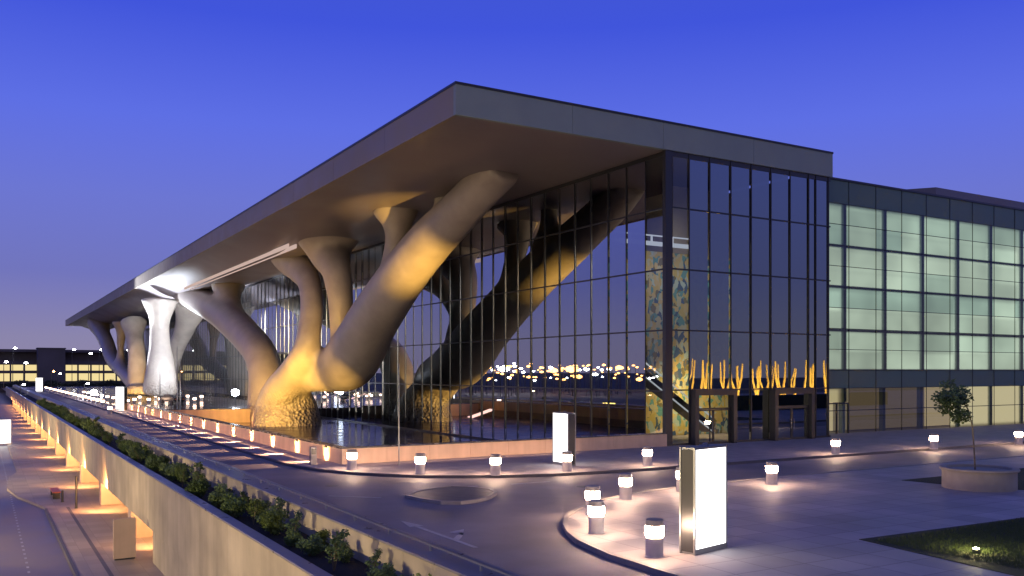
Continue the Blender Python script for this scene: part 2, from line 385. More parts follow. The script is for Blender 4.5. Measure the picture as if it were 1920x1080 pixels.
_ws = lamp('wall_fill', 'AREA', (WX-1.1, 88.5, .17), 480, (1, .54, .28), shape='RECTANGLE', size=.08, size_y=86)  # unseen fill light, added to brighten the front face of the wall
_ws.rotation_euler = (0, R(-113), 0)
lamp('wall_fill', 'AREA', (24, WY-1.0, .17), 90, (1, .60, .36), aim=(24, WY, .62), shape='RECTANGLE', size=14, size_y=.08)  # same added fill along the side face, no fitting there
# terrace floor and round basin round the tree column
tag(MB().prism([(WX+.36,WY+.36),(60,WY+.36),(60,116),(WX+.36,116)], -1.3, -1.1).build('sunken_terrace', 'terrace'), kind='structure')
tag(MB().prism([(WX+.36,116),(60,116),(60,330),(WX+.36,330)], -1.3, .10).build('upper_terrace', 'terrace'), kind='structure')
bw = []
for k in range(25):
    f_ = k/24; bw.append((WX+.37 + 18*f_, 111.5 - 3.2*math.sin(math.pi*f_*.9)))
tag(strip(bw, .5, -1.1, .50).build('basin_wall', 'wall_stone'), 'curved orange lit retaining wall across the terrace left of the near tree column', 'retaining wall')
tag(strip([(x, y-.04) for x, y in bw], .58, .501, .56).build('basin_coping', 'cap_dark'), 'thin dark coping on the curved orange lit retaining wall', 'coping')
# ================================================================ CONVENTION CENTRE
FZ = -1.1; GX = 38.8; SY = 44.75; YE = 316; SZ = 19.6; TZ = 21.4; RX0 = 23.0; RX1 = 54.6
cc = tag(empty('convention_centre', (GX, SY, 0)), 'huge convention centre with overhanging slab roof on tree shaped columns and dark glass front', 'convention centre')
def cp(mb, name, m, parent=None, **k):
    mb.v = [(x-GX, y-SY, z) for x, y, z in mb.v]; return mb.build(name, m, parent or cc, **k)
# fascia in panels with open joints
b = MB(); seams = [RX0, 31.0, 38.2, 46.4, RX1]
for i in range(4): cp(MB().box(seams[i]+(0 if i == 0 else .012), seams[i+1]-(.012 if i < 3 else 0), SY-.05, SY+.25, SZ-.06, TZ-.14), 'side_fascia', 'fascia')
b2 = MB(); y0 = SY+.26
while y0 < YE: cp(MB().box(RX0, RX0+.3, y0, min(YE, y0+9.97), SZ-.06, TZ-.14), 'front_fascia', 'fascia_mauve'); y0 += 10
cp(MB().box(RX0-.05, RX1+.03, SY-.1, YE, TZ-.14, TZ), 'roof_edge', 'dark_metal')
cp(MB().box(RX0+.3, RX1, SY+.25, YE, TZ-1.0, TZ-.15), 'roof', 'roof')
cp(MB().box(RX1-.3, RX1, SY+.26, SY+40, 0, SZ+.4), 'end_wall', 'dark_metal')
# soffit height field
def soffit_z(x, y):
    k = smoothstep(23.3, 29.0, x) * (1 - smoothstep(33.0, 38.2, x)) * smoothstep(78, 99, y)
    e = 1 - smoothstep(296, 312, y)
    return SZ - 1.75*k*e
sb = MB(); NX, NY = 26, 150
for j in range(NY+1):
    yv = SY+.2 + (YE-.3-SY)*j/NY
    for i in range(NX+1):
        xv = RX0+.25 + (39.6-RX0-.25)*i/NX; sb.v.append((xv, yv, soffit_z(xv, yv)))
for j in range(NY):
    for i in range(NX):
        a = j*(NX+1)+i; sb.f.append((a, a+1, a+NX+2, a+NX+1))
cp(sb, 'soffit', 'soffit', smooth=True)
M['rail_lit'] = emis('rail_lit', (1, .72, .62), .55)  # light falling on the metal soffit rails, put in as weak emission
for xx in (27.3, 28.1): cp(MB().box(xx, xx+.12, 91, 146, SZ-1.72, SZ-1.30), 'soffit_rail', 'rail_lit')

# ---- tree columns
def make_tree(name, chains, vox, label):
    """chains: lists of (px,py,X,rpx); each is grown as a tapered tube, all fused with a voxel remesh"""
    m = MB()
    for ch in chains:
        P = []; Rr = []
        for (px, py, X, rp_) in ch:
            p, t = onX(px, py, X); P.append(p); Rr.append(rp_*t/F)
        # Catmull-Rom refine
        Q = []; S = []
        for i in range(len(P)-1):
            p0, p1, p2, p3 = P[max(i-1,0)], P[i], P[i+1], P[min(i+2, len(P)-1)]
            r0, r1, r2, r3 = Rr[max(i-1,0)], Rr[i], Rr[i+1], Rr[min(i+2, len(P)-1)]
            for k in range(8):
                t = k/8
                f = lambda a, b_, c_, d_: .5*((2*b_) + (c_-a)*t + (2*a-5*b_+4*c_-d_)*t*t + (-a+3*b_-3*c_+d_)*t**3)
                Q.append(f(p0, p1, p2, p3)); S.append(max(.2, f(r0, r1, r2, r3)))
        Q.append(P[-1]); S.append(Rr[-1])
        m.tube(Q, S, 28)
    m.v = [(x-GX, y-SY, z) for x, y, z in m.v]
    me = bpy.data.meshes.new(name); me.from_pydata(m.v, [], m.f)
    o = bpy.data.objects.new(name, me); COL.objects.link(o)
    r = o.modifiers.new('remesh', 'REMESH'); r.mode = 'VOXEL'; r.voxel_size = vox; r.use_smooth_shade = True
    s_ = o.modifiers.new('smooth', 'SMOOTH'); s_.factor = .5; s_.iterations = 34
    dg = bpy.context.evaluated_depsgraph_get()
    me2 = bpy.data.meshes.new_from_object(o.evaluated_get(dg)); o.modifiers.clear(); o.data = me2
    me2.materials.clear(); me2.materials.append(M['steel_tree']); me2.polygons.foreach_set('use_smooth', [True]*len(me2.polygons))
    o.parent = cc; o['label'] = label; return o
T1 = [
 [(540,822,30.3,68),(541,795,30.3,63),(545,765,30.4,53),(548,735,30.4,38)],
 [(535,750,30.0,32),(560,712,30.6,33),(590,700,31.4,35),(622,696,32.2,40),(652,681,32.4,52),(675,648,32.4,52),(698,604,32.3,49),(752,522,32.2,46),(805,455,32.2,44),(860,398,32.4,41),(905,350,32.6,40),(945,306,33.0,44)],
 [(725,540,32.3,22),(738,480,32.4,22),(745,440,32.4,24),(745,412,32.4,34),(743,392,32.4,50)],
 [(800,450,33,22),(828,395,33.4,19),(834,350,33.6,22)],
 [(655,675,32.6,20),(642,630,32.2,23),(640,585,31.8,24),(637,545,31.6,26),(630,505,31.4,29),(620,480,31.4,38),(617,462,31.4,50),(616,445,31.4,66)],
 [(505,802,29.2,36),(522,745,29.0,35),(550,700,29.0,29),(573,658,29.2,25),(581,612,29.6,23),(585,572,30.1,23),(580,530,30.6,23),(564,502,31.0,30),(556,484,31.2,42),(552,468,31.3,52)],
 [(500,795,30,36),(499,745,30,34),(499,702,30,33),(487,662,30,31),(462,630,30,30),(432,600,30,30),(398,576,30,27),(362,557,30,24),(332,541,30,20)],
 [(444,612,30.2,29),(434,580,30.6,21),(430,552,31,22),(428,530,31.4,34)],
]
T2 = [
 [(262,740,28,34),(262,722,28,26)],
 [(258,722,28,18),(234,700,28,14),(212,675,27.8,14),(201,645,27.6,14),(191,622,27.5,15),(186,604,27.5,23)],
 [(200,640,27.6,8),(182,622,27.2,7),(174,602,27,12)],
 [(248,715,28.2,14),(228,682,28.2,9),(226,650,28.2,8),(228,620,28.2,11),(228,602,28.2,20)],
 [(260,724,28.4,20),(258,690,28.4,18),(256,655,28.4,17),(252,625,28.4,18),(250,602,28.4,27)],
 [(300,740,26,33),(301,710,26,30),(301,680,26,25),(300,645,26,20),(299,612,26,18),(300,588,26,23),(300,560,26,37)],
 [(300,735,31,26),(314,695,32,20),(328,658,33,17),(343,625,34,18),(354,592,34.3,25),(360,562,34.5,40)],
]
tree1 = make_tree('tree_column', T1, .26, 'near branching steel tree column with the thick leaning limb')
tree2 = make_tree('tree_column', T2, .40, 'far branching steel tree column with one white lit limb')

# ---- front glass wall
fg = cp(MB(), 'front_glass_wall', 'dark_metal')
tr = MB()
for z in (3.7, 7.75, 11.8, 15.85): tr.box(GX-.05, GX+.1, SY+.4, YE-4, z-.05, z+.05)
tr.box(GX-.08, GX+.12, SY+.4, YE-4, FZ, FZ+.15)
tr.box(GX-.08, GX+.12, SY+.4, YE-4, SZ-.3, SZ-.02)
def fgp(mb, name, m, **k):
    mb.v = [(x-GX, y-SY, z) for x, y, z in mb.v]; return mb.build(name, m, fg, **k)
fgp(tr, 'transom', 'dark_metal')
NB = 128; BW = 2.1
mull = MB(); mull.box(GX-.08, GX-.02, -.03, .03, FZ, SZ-.05); mull.v = [(x-GX, y, z) for x, y, z in mull.v]
mull0 = mull.build('mullion', 'dark_metal', fg)
mull0.location = (0, .35, 0)
far = MB(); farp = MB(); farc = MB()
pane0 = None
for i in range(NB):
    y0 = SY+.35 + BW*i
    if i and i < 70:
        c_ = mull0.copy(); COL.objects.link(c_); c_.parent = fg; c_.location = (0, y0-SY, 0)
    elif i: far.box(GX-.10, GX-.03, y0-.035, y0+.035, FZ, SZ-.05)
    clear = .07
    if i == 0:
        fgp(MB().quad((GX,y0+.05,FZ),(GX,y0+BW-.05,FZ),(GX,y0+BW-.05,SZ-.1),(GX,y0+.05,SZ-.1)), 'clear_pane', 'clear_pane')
    elif i < 50:
        p = MB().quad((GX,y0+.05,FZ),(GX,y0+BW-clear-.05,FZ),(GX,y0+BW-clear-.05,SZ-.1),(GX,y0+.05,SZ-.1))
        o = fgp(p, 'pane', 'pane'); o.rotation_euler.z = R(random.uniform(-.05,.05))
        fgp(MB().quad((GX,y0+BW-clear-.05,FZ),(GX,y0+BW-.05,FZ),(GX,y0+BW-.05,SZ-.1),(GX,y0+BW-clear-.05,SZ-.1)), 'clear_strip', 'clear_pane')
    else:
        farp.quad((GX,y0+.05,FZ),(GX,y0+BW-.05,FZ),(GX,y0+BW-.05,SZ-.1),(GX,y0+.05,SZ-.1))
tag(fgp(far, 'far_mullion', 'dark_metal'), kind='stuff')
tag(fgp(farp, 'far_pane', 'far_pane'), kind='stuff')
# ---- corner post and side glass wall
cp(MB().box(GX-.35, GX+.25, SY+.02, SY+.33, 0, SZ+.05), 'corner_post', 'dark_metal')
sg = cp(MB(), 'side_glass_wall', 'dark_metal')
def sgp(mb, name, m, **k):
    mb.v = [(x-GX, y-SY, z) for x, y, z in mb.v]; return mb.build(name, m, sg, **k)
GY = SY+.15
SXS = [39.15, 40.55, 42.4, 44.35, 46.3, 48.25, 50.2, 52.15, 54.3]
t = MB()
for z in (3.78, 7.75, 11.8, 15.85): t.box(39.1, 54.55, GY-.05, GY+.1, z-.05, z+.05)
t.box(39.1, 54.55, GY-.05, GY+.1, SZ-.4, SZ-.06); t.box(39.1, 54.55, GY-.05, GY+.1, 0.12, .25)
sgp(t, 'transom', 'dark_metal')
for i, x in enumerate(SXS):
    if i: sgp(MB().box(x-.035, x+.035, GY-.10, GY-.02, .12, SZ-.06), 'mullion', 'dark_metal')
    if i < len(SXS)-1:
        x1 = SXS[i+1]; cl = .09 if 1 <= i < 7 else 0
        zb = 3.78 if i in (1, 2, 5, 6) else .2
        if i == 0: sgp(MB().quad((x+.05,GY,.2),(x1-.05,GY,.2),(x1-.05,GY,SZ-.1),(x+.05,GY,SZ-.1)), 'clear_pane', 'clear_pane')
        else:
            if i == 7: sgp(MB().box(x+.75, x+.80, GY-.1, GY-.02, .12, SZ-.06), 'mullion', 'dark_metal')
            o = sgp(MB().quad((x+.05,GY,zb),(x1-cl-.05,GY,zb),(x1-cl-.05,GY,SZ-.1),(x+.05,GY,SZ-.1)), 'pane', 'side_pane')
            if cl: sgp(MB().quad((x1-cl-.05,GY,zb),(x1-.05,GY,zb),(x1-.05,GY,SZ-.1),(x1-cl-.05,GY,SZ-.1)), 'clear_strip', 'clear_pane')
# ---- entrance portals
def portal(x0, x1, label, lit):
    e = empty('entrance_portal', (x0-GX, 0, .12)); e.parent = cc; e['label'] = label
    w = x1-x0
    MB().box(0,.32,-.45,.1,0,3.72).box(w-.32,w,-.45,.1,0,3.72).box(.321,w-.321,-.45,.1,3.3,3.72).build('door_frame', 'dark_metal', e)
    MB().box(.321,w-.321,-.12,-.04,2.34,2.44).box(.321,.40,-.1,-.02,0,2.339).box(w-.4,w-.321,-.1,-.02,0,2.339).build('transom_bar', 'dark_metal', e)
    MB().quad((.33,-.07,2.45),(w-.33,-.07,2.45),(w-.33,-.07,3.3),(.33,-.07,3.3)).build('fanlight', 'clear_pane' if lit else 'side_pane', e)
    mid = w/2
    for a, c in ((.41, mid-.02), (mid+.02, w-.41)):
        fr = MB().box(a,a+.07,-.13,-.06,.02,2.33).box(c-.07,c,-.13,-.06,.02,2.33).box(a+.071,c-.071,-.13,-.06,2.24,2.33).box(a+.071,c-.071,-.13,-.06,.02,.16)
        d = fr.build('door_leaf', 'dark_metal', e)
        hx = c-.12 if a < 1 else a+.12
        hd = MB().tube([(hx,-.2,.8),(hx,-.2,1.5)], .018, 8).tube([(hx,-.2,.85),(hx,-.1,.85)], .012, 6).tube([(hx,-.2,1.45),(hx,-.1,1.45)], .012, 6)
        d['kind'] = 'part'; del d['kind']
        gp = MB().quad((a+.07,-.09,.16),(c-.07,-.09,.16),(c-.07,-.09,2.24),(a+.07,-.09,2.24)).build('door_glass', 'clear_pane' if lit else 'side_pane', e)
        hd.build('door_handle', 'metal', e)
    return e
portal(40.62, 44.42, 'entrance portal with golden light showing through its glass doors', True)
portal(48.1, 52.2, 'entrance portal with dark unlit glass doors', False)
# ---- interior
cp(MB().box(GX+.3, 54.2, SY+.5, YE-5, .05, .10), 'interior_floor', 'terrace')
mm = bpy.data.materials.new('mural'); mm.use_nodes = True; t_ = mm.node_tree; bb = t_.nodes['Principled BSDF']
tcn = t_.nodes.new('ShaderNodeTexCoord'); vo = t_.nodes.new('ShaderNodeTexVoronoi'); vo.inputs['Scale'].default_value = 2.2
mpn = t_.nodes.new('ShaderNodeMapping'); mpn.inputs['Scale'].default_value = (1.5, 1, 1.0)
t_.links.new(tcn.outputs['Object'], mpn.inputs[0]); nd = t_.nodes.new('ShaderNodeTexNoise'); nd.inputs['Scale'].default_value = 1.1; nd.inputs['Detail'].default_value = 5; t_.links.new(tcn.outputs['Object'], nd.inputs['Vector'])
ma = t_.nodes.new('ShaderNodeVectorMath'); ma.operation = 'MULTIPLY_ADD'; t_.links.new(nd.outputs['Color'], ma.inputs[0]); ma.inputs[1].default_value = (1.6,1.6,1.6); t_.links.new(mpn.outputs[0], ma.inputs[2]); t_.links.new(ma.outputs[0], vo.inputs['Vector'])
sp_ = t_.nodes.new('ShaderNodeSeparateXYZ'); t_.links.new(vo.outputs['Color'], sp_.inputs[0])
crm = t_.nodes.new('ShaderNodeValToRGB'); crm.color_ramp.interpolation = 'CONSTANT'
cs = [(0,(.75,.58,.16)),(.22,(.70,.66,.40)),(.4,(.16,.42,.42)),(.55,(.80,.62,.25)),(.7,(.06,.14,.26)),(.82,(.60,.74,.66)),(.93,(.25,.22,.08))]
while len(crm.color_ramp.elements) < len(cs): crm.color_ramp.elements.new(.5)
for e_, (p_, c_) in zip(crm.color_ramp.elements, cs): e_.position = p_; e_.color = (*c_, 1)
t_.links.new(sp_.outputs[0], crm.inputs[0]); t_.links.new(crm.outputs[0], bb.inputs['Base Color']); bb.inputs['Roughness'].default_value = .6
M['mural'] = mm
M['inner_wall'] = mat('inner_wall', (.42, .36, .28), .7, noise=.2, noise_scale=.3)
cp(MB().box(46.0, 46.4, 53, YE-6, .1, 19), 'interior_wall', 'inner_wall')
cp(MB().box(39.4, 54.2, 52.7, 53.0, .1, 14.19), 'mural_wall', 'mural')
cp(MB().box(46.0, 54.2, 52.7, 53.0, 14.2, 19.4), 'interior_wall', 'inner_wall')
cp(MB().box(39.0, 46.0, 50.8, 50.95, 14.3, 14.6).box(39.0, 46.0, 50.8, 50.95, 15.0, 15.08).box(40.3, 40.42, 50.82,50.93, 14.6,15.0).box(42.3, 42.42, 50.82,50.93, 14.6,15.0).box(44.3, 44.42, 50.82,50.93, 14.6,15.0), 'lighting_truss', emis('truss_glow', (.8,.85,1), .5))
# escalator seen at the corner
es = MB()
def slope_bar(x0, z0, x1, z1, y0, y1, th):
    n = len(es.v)
    es.v.extend([(x0,y0,z0),(x1,y0,z1),(x1,y0,z1+th),(x0,y0,z0+th),(x0,y1,z0),(x1,y1,z1),(x1,y1,z1+th),(x0,y1,z0+th)])
    es.f.extend([tuple(n+i for i in q) for q in ((0,1,2,3),(4,7,6,5),(0,4,5,1),(3,2,6,7),(0,3,7,4),(1,5,6,2))])
slope_bar(37.5+1.6, 4.6, 45.4, .6, 47.6, 48.9, .55)
esc = cp(es, 'escalator', 'dark_metal')
es = MB(); slope_bar(39.1, 5.55, 45.4, 1.55, 47.55, 47.62, .10); slope_bar(39.1, 4.55, 45.4, .55, 47.5, 47.58, .10)
M['rail_glow'] = emis('rail_glow', (.75, .8, .85), .55)
es.v = [(x-GX, y-SY, z) for x, y, z in es.v]; es.build('handrail', 'rail_glow', esc)
lamp('hall_lamp', 'AREA', (44.0, 48.0, 15.0), 120, (1, .9, .72), aim=(47, 52.7, 6.5), size=3.0)
lamp('hall_lamp', 'AREA', (46.0, 49.5, 4.2), 210, (1, .76, .36), aim=(49, 52.7, 1), size=2.5)
lamp('hall_lamp', 'AREA', (51, 48, 12), 75, (.9, .9, 1), aim=(51, 53, 6), size=5)
for k in range(9):
    yk = 64 + 13*k
    lamp('hall_lamp', 'AREA', (41.5, yk, 14.5), 240 if k < 4 else 6000, (1, .86, .66) if k % 2 else (.8, .88, 1), aim=(46, yk, 7.0), size=3.0)

# ================================================================ RIGHT WING (translucent lit panels)
WGY = 47.0; WT = 20.1; WX0 = 54.62; WX1 = 150
wg = tag(empty('gallery_wing', (WX0, WGY, 0)), 'lower wing faced with glowing pale green translucent panels in a dark grid', 'building')
def wp(mb, name, m, parent=None, **k):
    mb.v = [(x-WX0, y-WGY, z) for x, y, z in mb.v]; return mb.build(name, m, parent or wg, **k)
M['frost'] = None
def frosted(name, tint, rough, refl):
    m = bpy.data.materials.new(name); m.use_nodes = True; t = m.node_tree; t.nodes.clear()
    a = t.nodes.new('ShaderNodeBsdfRefraction'); a.inputs['Color'].default_value = (*tint, 1); a.inputs['Roughness'].default_value = rough; a.inputs['IOR'].default_value = 1.25
    g = t.nodes.new('ShaderNodeBsdfGlossy'); g.inputs['Roughness'].default_value = .02; g.inputs['Color'].default_value = (.9,.95,1,1)
    mi = t.nodes.new('ShaderNodeMixShader'); mi.inputs[0].default_value = refl
    o = t.nodes.new('ShaderNodeOutputMaterial')
    t.links.new(a.outputs[0], mi.inputs[1]); t.links.new(g.outputs[0], mi.inputs[2]); t.links.new(mi.outputs[0], o.inputs[0]); return m
tints = [(.80,.86,.80), (.58,.68,.65), (.90,.93,.86), (.68,.76,.71)]
FM = [frosted('frost%d' % i, c, .48, .10) for i, c in enumerate(tints)]
FD = mat('spandrel', (.12,.19,.17), .4, .25)
cols = [WX0+.1, 56.6]
x = 59.3; 
cols = [54.7, 56.35, 59.3] + [59.3+3.32*i for i in range(1, 17)]
rows = [3.7, 5.12] + [5.12+1.645*i for i in range(1, 9)] + [WT]
rnd = random.Random(4)
rowt = {1: 3, 2: 2, 3: 1, 4: 2, 5: 2, 6: 1, 7: 2, 8: 3}
ci = 0
for i in range(len(cols)-1):
    for band in range(3):
        mbs = MB()
    # one object per column: spandrels dark, lit panes light
    for a_ in (0, 9): wp(MB().quad((cols[i],WGY,rows[a_]),(cols[i+1],WGY,rows[a_]),(cols[i+1],WGY,rows[a_+1]),(cols[i],WGY,rows[a_+1])), 'spandrel_panel', FD)
    if i < 12:
        for r_ in range(1, 9):
            k_ = {1:2,2:0,3:2,4:1,5:2,6:2,7:0,8:3}[r_] if rnd.random() < .75 else rnd.randrange(4)
            wp(MB().quad((cols[i],WGY,rows[r_]),(cols[i+1],WGY,rows[r_]),(cols[i+1],WGY,rows[r_+1]),(cols[i],WGY,rows[r_+1])), 'lit_pane', FM[k_])
    else:
        q = MB()
        for r_ in range(1, 9): q.quad((cols[i],WGY,rows[r_]),(cols[i+1],WGY,rows[r_]),(cols[i+1],WGY,rows[r_+1]),(cols[i],WGY,rows[r_+1]))
        tag(wp(q, 'lit_pane', FM[2]), kind='stuff')
    lo = MB().quad((cols[i],WGY,.15),(cols[i+1],WGY,.15),(cols[i+1],WGY,rows[0]),(cols[i],WGY,rows[0]))
    wp(lo, 'ground_floor_pane', FM[0] if cols[i] > 71 else 'lowglass') if False else None
M['lowglass'] = glassy('lowglass', (.5,.48,.42), .16)
for i in range(len(cols)-1):
    if i == 1: 
        wp(MB().quad((cols[i],WGY,2.6),(cols[i+1],WGY,2.6),(cols[i+1],WGY,rows[0]),(cols[i],WGY,rows[0])), 'ground_floor_pane', FM[0]); continue
    wp(MB().quad((cols[i],WGY,.15),(cols[i+1],WGY,.15),(cols[i+1],WGY,rows[0]),(cols[i],WGY,rows[0])), 'ground_floor_pane', FM[0] if cols[i] > 72 else M['lowglass'])
g = MB()
for c_ in cols: wp(MB().box(c_-.025, c_+.025, WGY-.04, WGY-.005, .12, WT), 'grid_mullion', 'dark_metal')

g = MB()
for r_ in rows[:-1]: g.box(54.7, cols[-1], WGY-.05, WGY-.004, r_-.024, r_+.024)
g.box(54.7, cols[-1], WGY-.05, WGY-.004, 1.9, 1.96)
g.box(54.7, cols[-1], WGY-.10, WGY+.3, WT, WT+.16)
wp(g, 'grid_transom', 'dark_metal')
# structure and light boxes behind the frosted skin
M['inner_steel'] = mat('inner_steel', (.26,.32,.30), .6)
g = MB()
for k in range(10): xx = 59.15+5.0*k; g.box(xx-.17, xx+.17, WGY+.35, WGY+.70, .12, WT-.2)
g.box(54.9, 55.2, WGY+.3, WGY+.6, .12, WT-.2)
for z in (5.1, 8.3, 11.75, 15.0, 18.4): g.box(54.7, cols[-1], WGY+.35, WGY+.70, z-.11, z+.11)
wp(g, 'inner_frame', 'inner_steel')
lb = bpy.data.materials.new('light_box'); lb.use_nodes = True; t_ = lb.node_tree; t_.nodes.clear()
tcn = t_.nodes.new('ShaderNodeTexCoord'); no = t_.nodes.new('ShaderNodeTexNoise'); no.inputs['Scale'].default_value = .16; no.inputs['Detail'].default_value = 2
mpn = t_.nodes.new('ShaderNodeMapping'); mpn.inputs['Scale'].default_value = (1, 1, 1.3); t_.links.new(tcn.outputs['Object'], mpn.inputs[0]); t_.links.new(mpn.outputs[0], no.inputs['Vector'])
mrn = t_.nodes.new('ShaderNodeMapRange'); mrn.inputs[1].default_value = .3; mrn.inputs[2].default_value = .7; mrn.inputs[3].default_value = .40; mrn.inputs[4].default_value = .78
t_.links.new(no.outputs['Fac'], mrn.inputs[0]); em = t_.nodes.new('ShaderNodeEmission'); em.inputs[0].default_value = (.76,.92,.74,1); bk_ = t_.nodes.new('ShaderNodeTexBrick'); bk_.inputs['Scale'].default_value = 1; bk_.inputs['Brick Width'].default_value = 5.0; bk_.inputs['Row Height'].default_value = 1.645; bk_.offset = 0; bk_.inputs['Mortar Size'].default_value = .05; bk_.inputs['Mortar Smooth'].default_value = 1
bk_.inputs['Color1'].default_value = (1.12,1.12,1.12,1); bk_.inputs['Color2'].default_value = (.66,.66,.66,1); bk_.inputs['Mortar'].default_value = (.55,.55,.55,1)
mq = t_.nodes.new('ShaderNodeMapping'); mq.inputs['Rotation'].default_value = (R(90), 0, 0); t_.links.new(tcn.outputs['Object'], mq.inputs[0]); t_.links.new(mq.outputs[0], bk_.inputs['Vector'])
mu_ = t_.nodes.new('ShaderNodeMath'); mu_.operation = 'MULTIPLY'; t_.links.new(mrn.outputs[0], mu_.inputs[0]); t_.links.new(bk_.outputs['Color'], mu_.inputs[1]); t_.links.new(mu_.outputs[0], em.inputs[1])
oo = t_.nodes.new('ShaderNodeOutputMaterial'); t_.links.new(em.outputs[0], oo.inputs[0])
wp(MB().box(54.8, cols[-1], WGY+1.6, WGY+1.7, 5.1, 18.4), 'light_box', lb)
wp(MB().box(71.5, cols[-1], WGY+1.6, WGY+1.7, .2, 3.9), 'light_box', emis('light_box_warm', (1,.82,.50), .62))
wp(MB().box(56.2, 59.4, WGY+1.6, WGY+1.7, .2, 3.6), 'light_box', emis('light_box_lobby', (1,.80,.46), .5))
wp(MB().box(59.6, 71.4, WGY+1.65, WGY+1.75, .2, 3.9), 'lobby_wall', emis('lobby_glow', (1,.78,.50), .17))
wp(MB().box(54.7, cols[-1], WGY+1.9, WGY+30, .1, WT-.3), 'inner_volume', 'roof')
wp(MB().box(54.66, cols[-1]+.1, WGY+.35, WGY+31, WT-.1, WT+.1), 'flat_roof', 'roof')
# side door in the wing
dr = MB().box(56.45,56.55,WGY-.12,WGY+.02,.12,2.55).box(59.1,59.2,WGY-.12,WGY+.02,.12,2.55).box(56.551,59.099,WGY-.12,WGY+.02,2.45,2.55).box(57.75,57.85,WGY-.1,WGY,.12,2.449)
wp(dr, 'door_frame', 'dark_metal')
wp(MB().quad((56.56,WGY-.03,.14),(59.09,WGY-.03,.14),(59.09,WGY-.03,2.44),(56.56,WGY-.03,2.44)), 'door_glass', 'clear_pane')
# raised roof block behind the wing
bk, tk = onY(1755, 351, 78)
rbm = MB(); X0 = bk.x; Z1 = bk.z
tag(MB().prism([(X0,78),(X0+140,78),(X0+140,110),(X0-24,110)], 17, Z1).build('roof_block', 'roof_brown' if 'roof_brown' in M else 'soffit'), 'brown plant block rising above the flat roof of the glowing wing', 'roof block')

# ================================================================ STREET FURNITURE
M['bollard_stone'] = mat('bollard_stone', (.62,.56,.52), .6, noise=.1, noise_scale=4)
def bollard_proto():
    e = empty('bollard_light', (0,0,0))
    MB().lathe([(.25,0),(.25,.015),(.235,.03),(.235,.50),(.22,.52)], 28).build('post', 'bollard_stone', e, smooth=False)
    MB().lathe([(.222,.546),(.252,.57),(.252,.79),(.222,.82)], 28).build('lamp', 'bulb', e, smooth=True)
    MB().lathe([(.235,.821),(.24,.84),(.24,.96),(.22,.985)], 28).build('lamp_cap', 'cap', e)
    return e
B0 = bollard_proto(); first = True
near = [
 (1227,1043,'large lit bollard nearest the viewer, in front of the tall white light box'),
 (1118,999,'lit bollard just inside the curved plaza kerb, front one of the close pair'),
 (1111,965,'lit bollard half hidden behind another one beside the curved kerb'),
 (1173,936,'lit bollard standing free on the plaza between the close pair and the light box'),
 (1279,921,'lit bollard partly hidden by the left edge of the big light box'),
 (1447,908,'lit bollard on the plaza just right of the big light box'),
 (660,880,'lit bollard beside the corner of the low peach wall'),
 (788,889,'lit bollard on the far pavement left of the lens shaped traffic island centre'),
 (929,891,'lit bollard on the far pavement between the traffic island and the narrow light box'),
 (1063,884,'lit bollard standing right in front of the narrow light box'),
 (1214,873,'lit bollard on the pavement in front of the glass corner post'),
 (1567,852,'lit bollard on the pavement at the seam of dark tower and glowing wing'),
 (1751,842,'lit bollard on the pavement left of the young tree crown'),
 (1910,833,'lit bollard at the right edge on the pavement before the glowing wing'),
]
for k, (px, py, lab) in enumerate(near):
    p = onZ(px, py)
    if k == 0: B0.location = p; b_ = B0
    else: b_ = copy_tree(B0, p)
    tag(b_, lab, 'bollard light', 'bollard lights round the plaza')
# far rows
far_b = [onZ(px, py) for px, py in ((252,757),(262,752),(279,757),(292,750),(300,756),(312,751),(330,757),(352,750),(365,756),(378,751),(206,776))]
for k in range(22): far_b.append(Vector((14.9, 139 + 6.2*k, .12)))
for k in range(9): far_b.append(Vector((WX+2.0, 140+8*k, .12)))
M['far_bulb'] = emis('far_bulb', (1,.66,.46), 14)
FB = None
for p in far_b:
    if FB is None:
        FB = copy_tree(B0, p)
        for c_ in [o for o in COL.objects if o.parent == FB]:
            if c_.name.startswith('lamp.'): c_.data = c_.data.copy(); c_.data.materials[0] = M['far_bulb']
        o_ = FB
    else: o_ = copy_tree(FB, p)
    tag(o_, 'tiny lit bollard in the distant rows beside the upper road', 'bollard light', 'distant bollard lights')

def lightbox(loc, rz, w, d, h, label, emw='screen', sides=(1,)):
    e = tag(empty('light_box_sign', loc, rz), label, 'light box sign', 'tall white light box signs')
    fr = MB().box(0,.05,0,.05,0,h).box(w-.05,w,0,.05,0,h).box(0,.05,d-.05,d,0,h).box(w-.05,w,d-.05,d,0,h).box(.051,w-.051,0,d,h-.05,h).box(.051,w-.051,0,d,0,.14).build('frame', 'metal', e)
    MB().box(.02,w-.02,.03,d-.03,.06,h-.06).build('body', 'dark_metal', e)
    MB().quad((.055,.012,.145),(w-.055,.012,.145),(w-.055,.012,h-.055),(.055,.012,h-.055)).build('lit_face', emw, e)
    MB().quad((.055,d-.012,.145),(w-.055,d-.012,.145),(w-.055,d-.012,h-.055),(.055,d-.012,h-.055)).build('lit_face', emw, e)
    MB().tube([(w*.45,d/2,h),(w*.5,d/2,h+.07),(w*.6,d/2,h+.07),(w*.66,d/2,h)], .02, 6).build('lifting_eye', 'metal', e)
    return e
lightbox((16.25,17.75,.12), R(13), 1.55, .50, 2.85, 'big white light box in the foreground plaza')
lb2 = lightbox((26.0,39.35,.12), R(-90), 1.45, .50, 2.75, 'narrow white light box before the low wall and glass front')
p3 = onZ(216, 770); lightbox((14.6,122.5,.12), R(-55), 1.5, .5, 3.0, 'white light box at the far end of the row of wall lights')
lightbox((11.4,246,.12), R(-35), 1.8, .5, 3.4, 'smallest white light box far down the upper road')
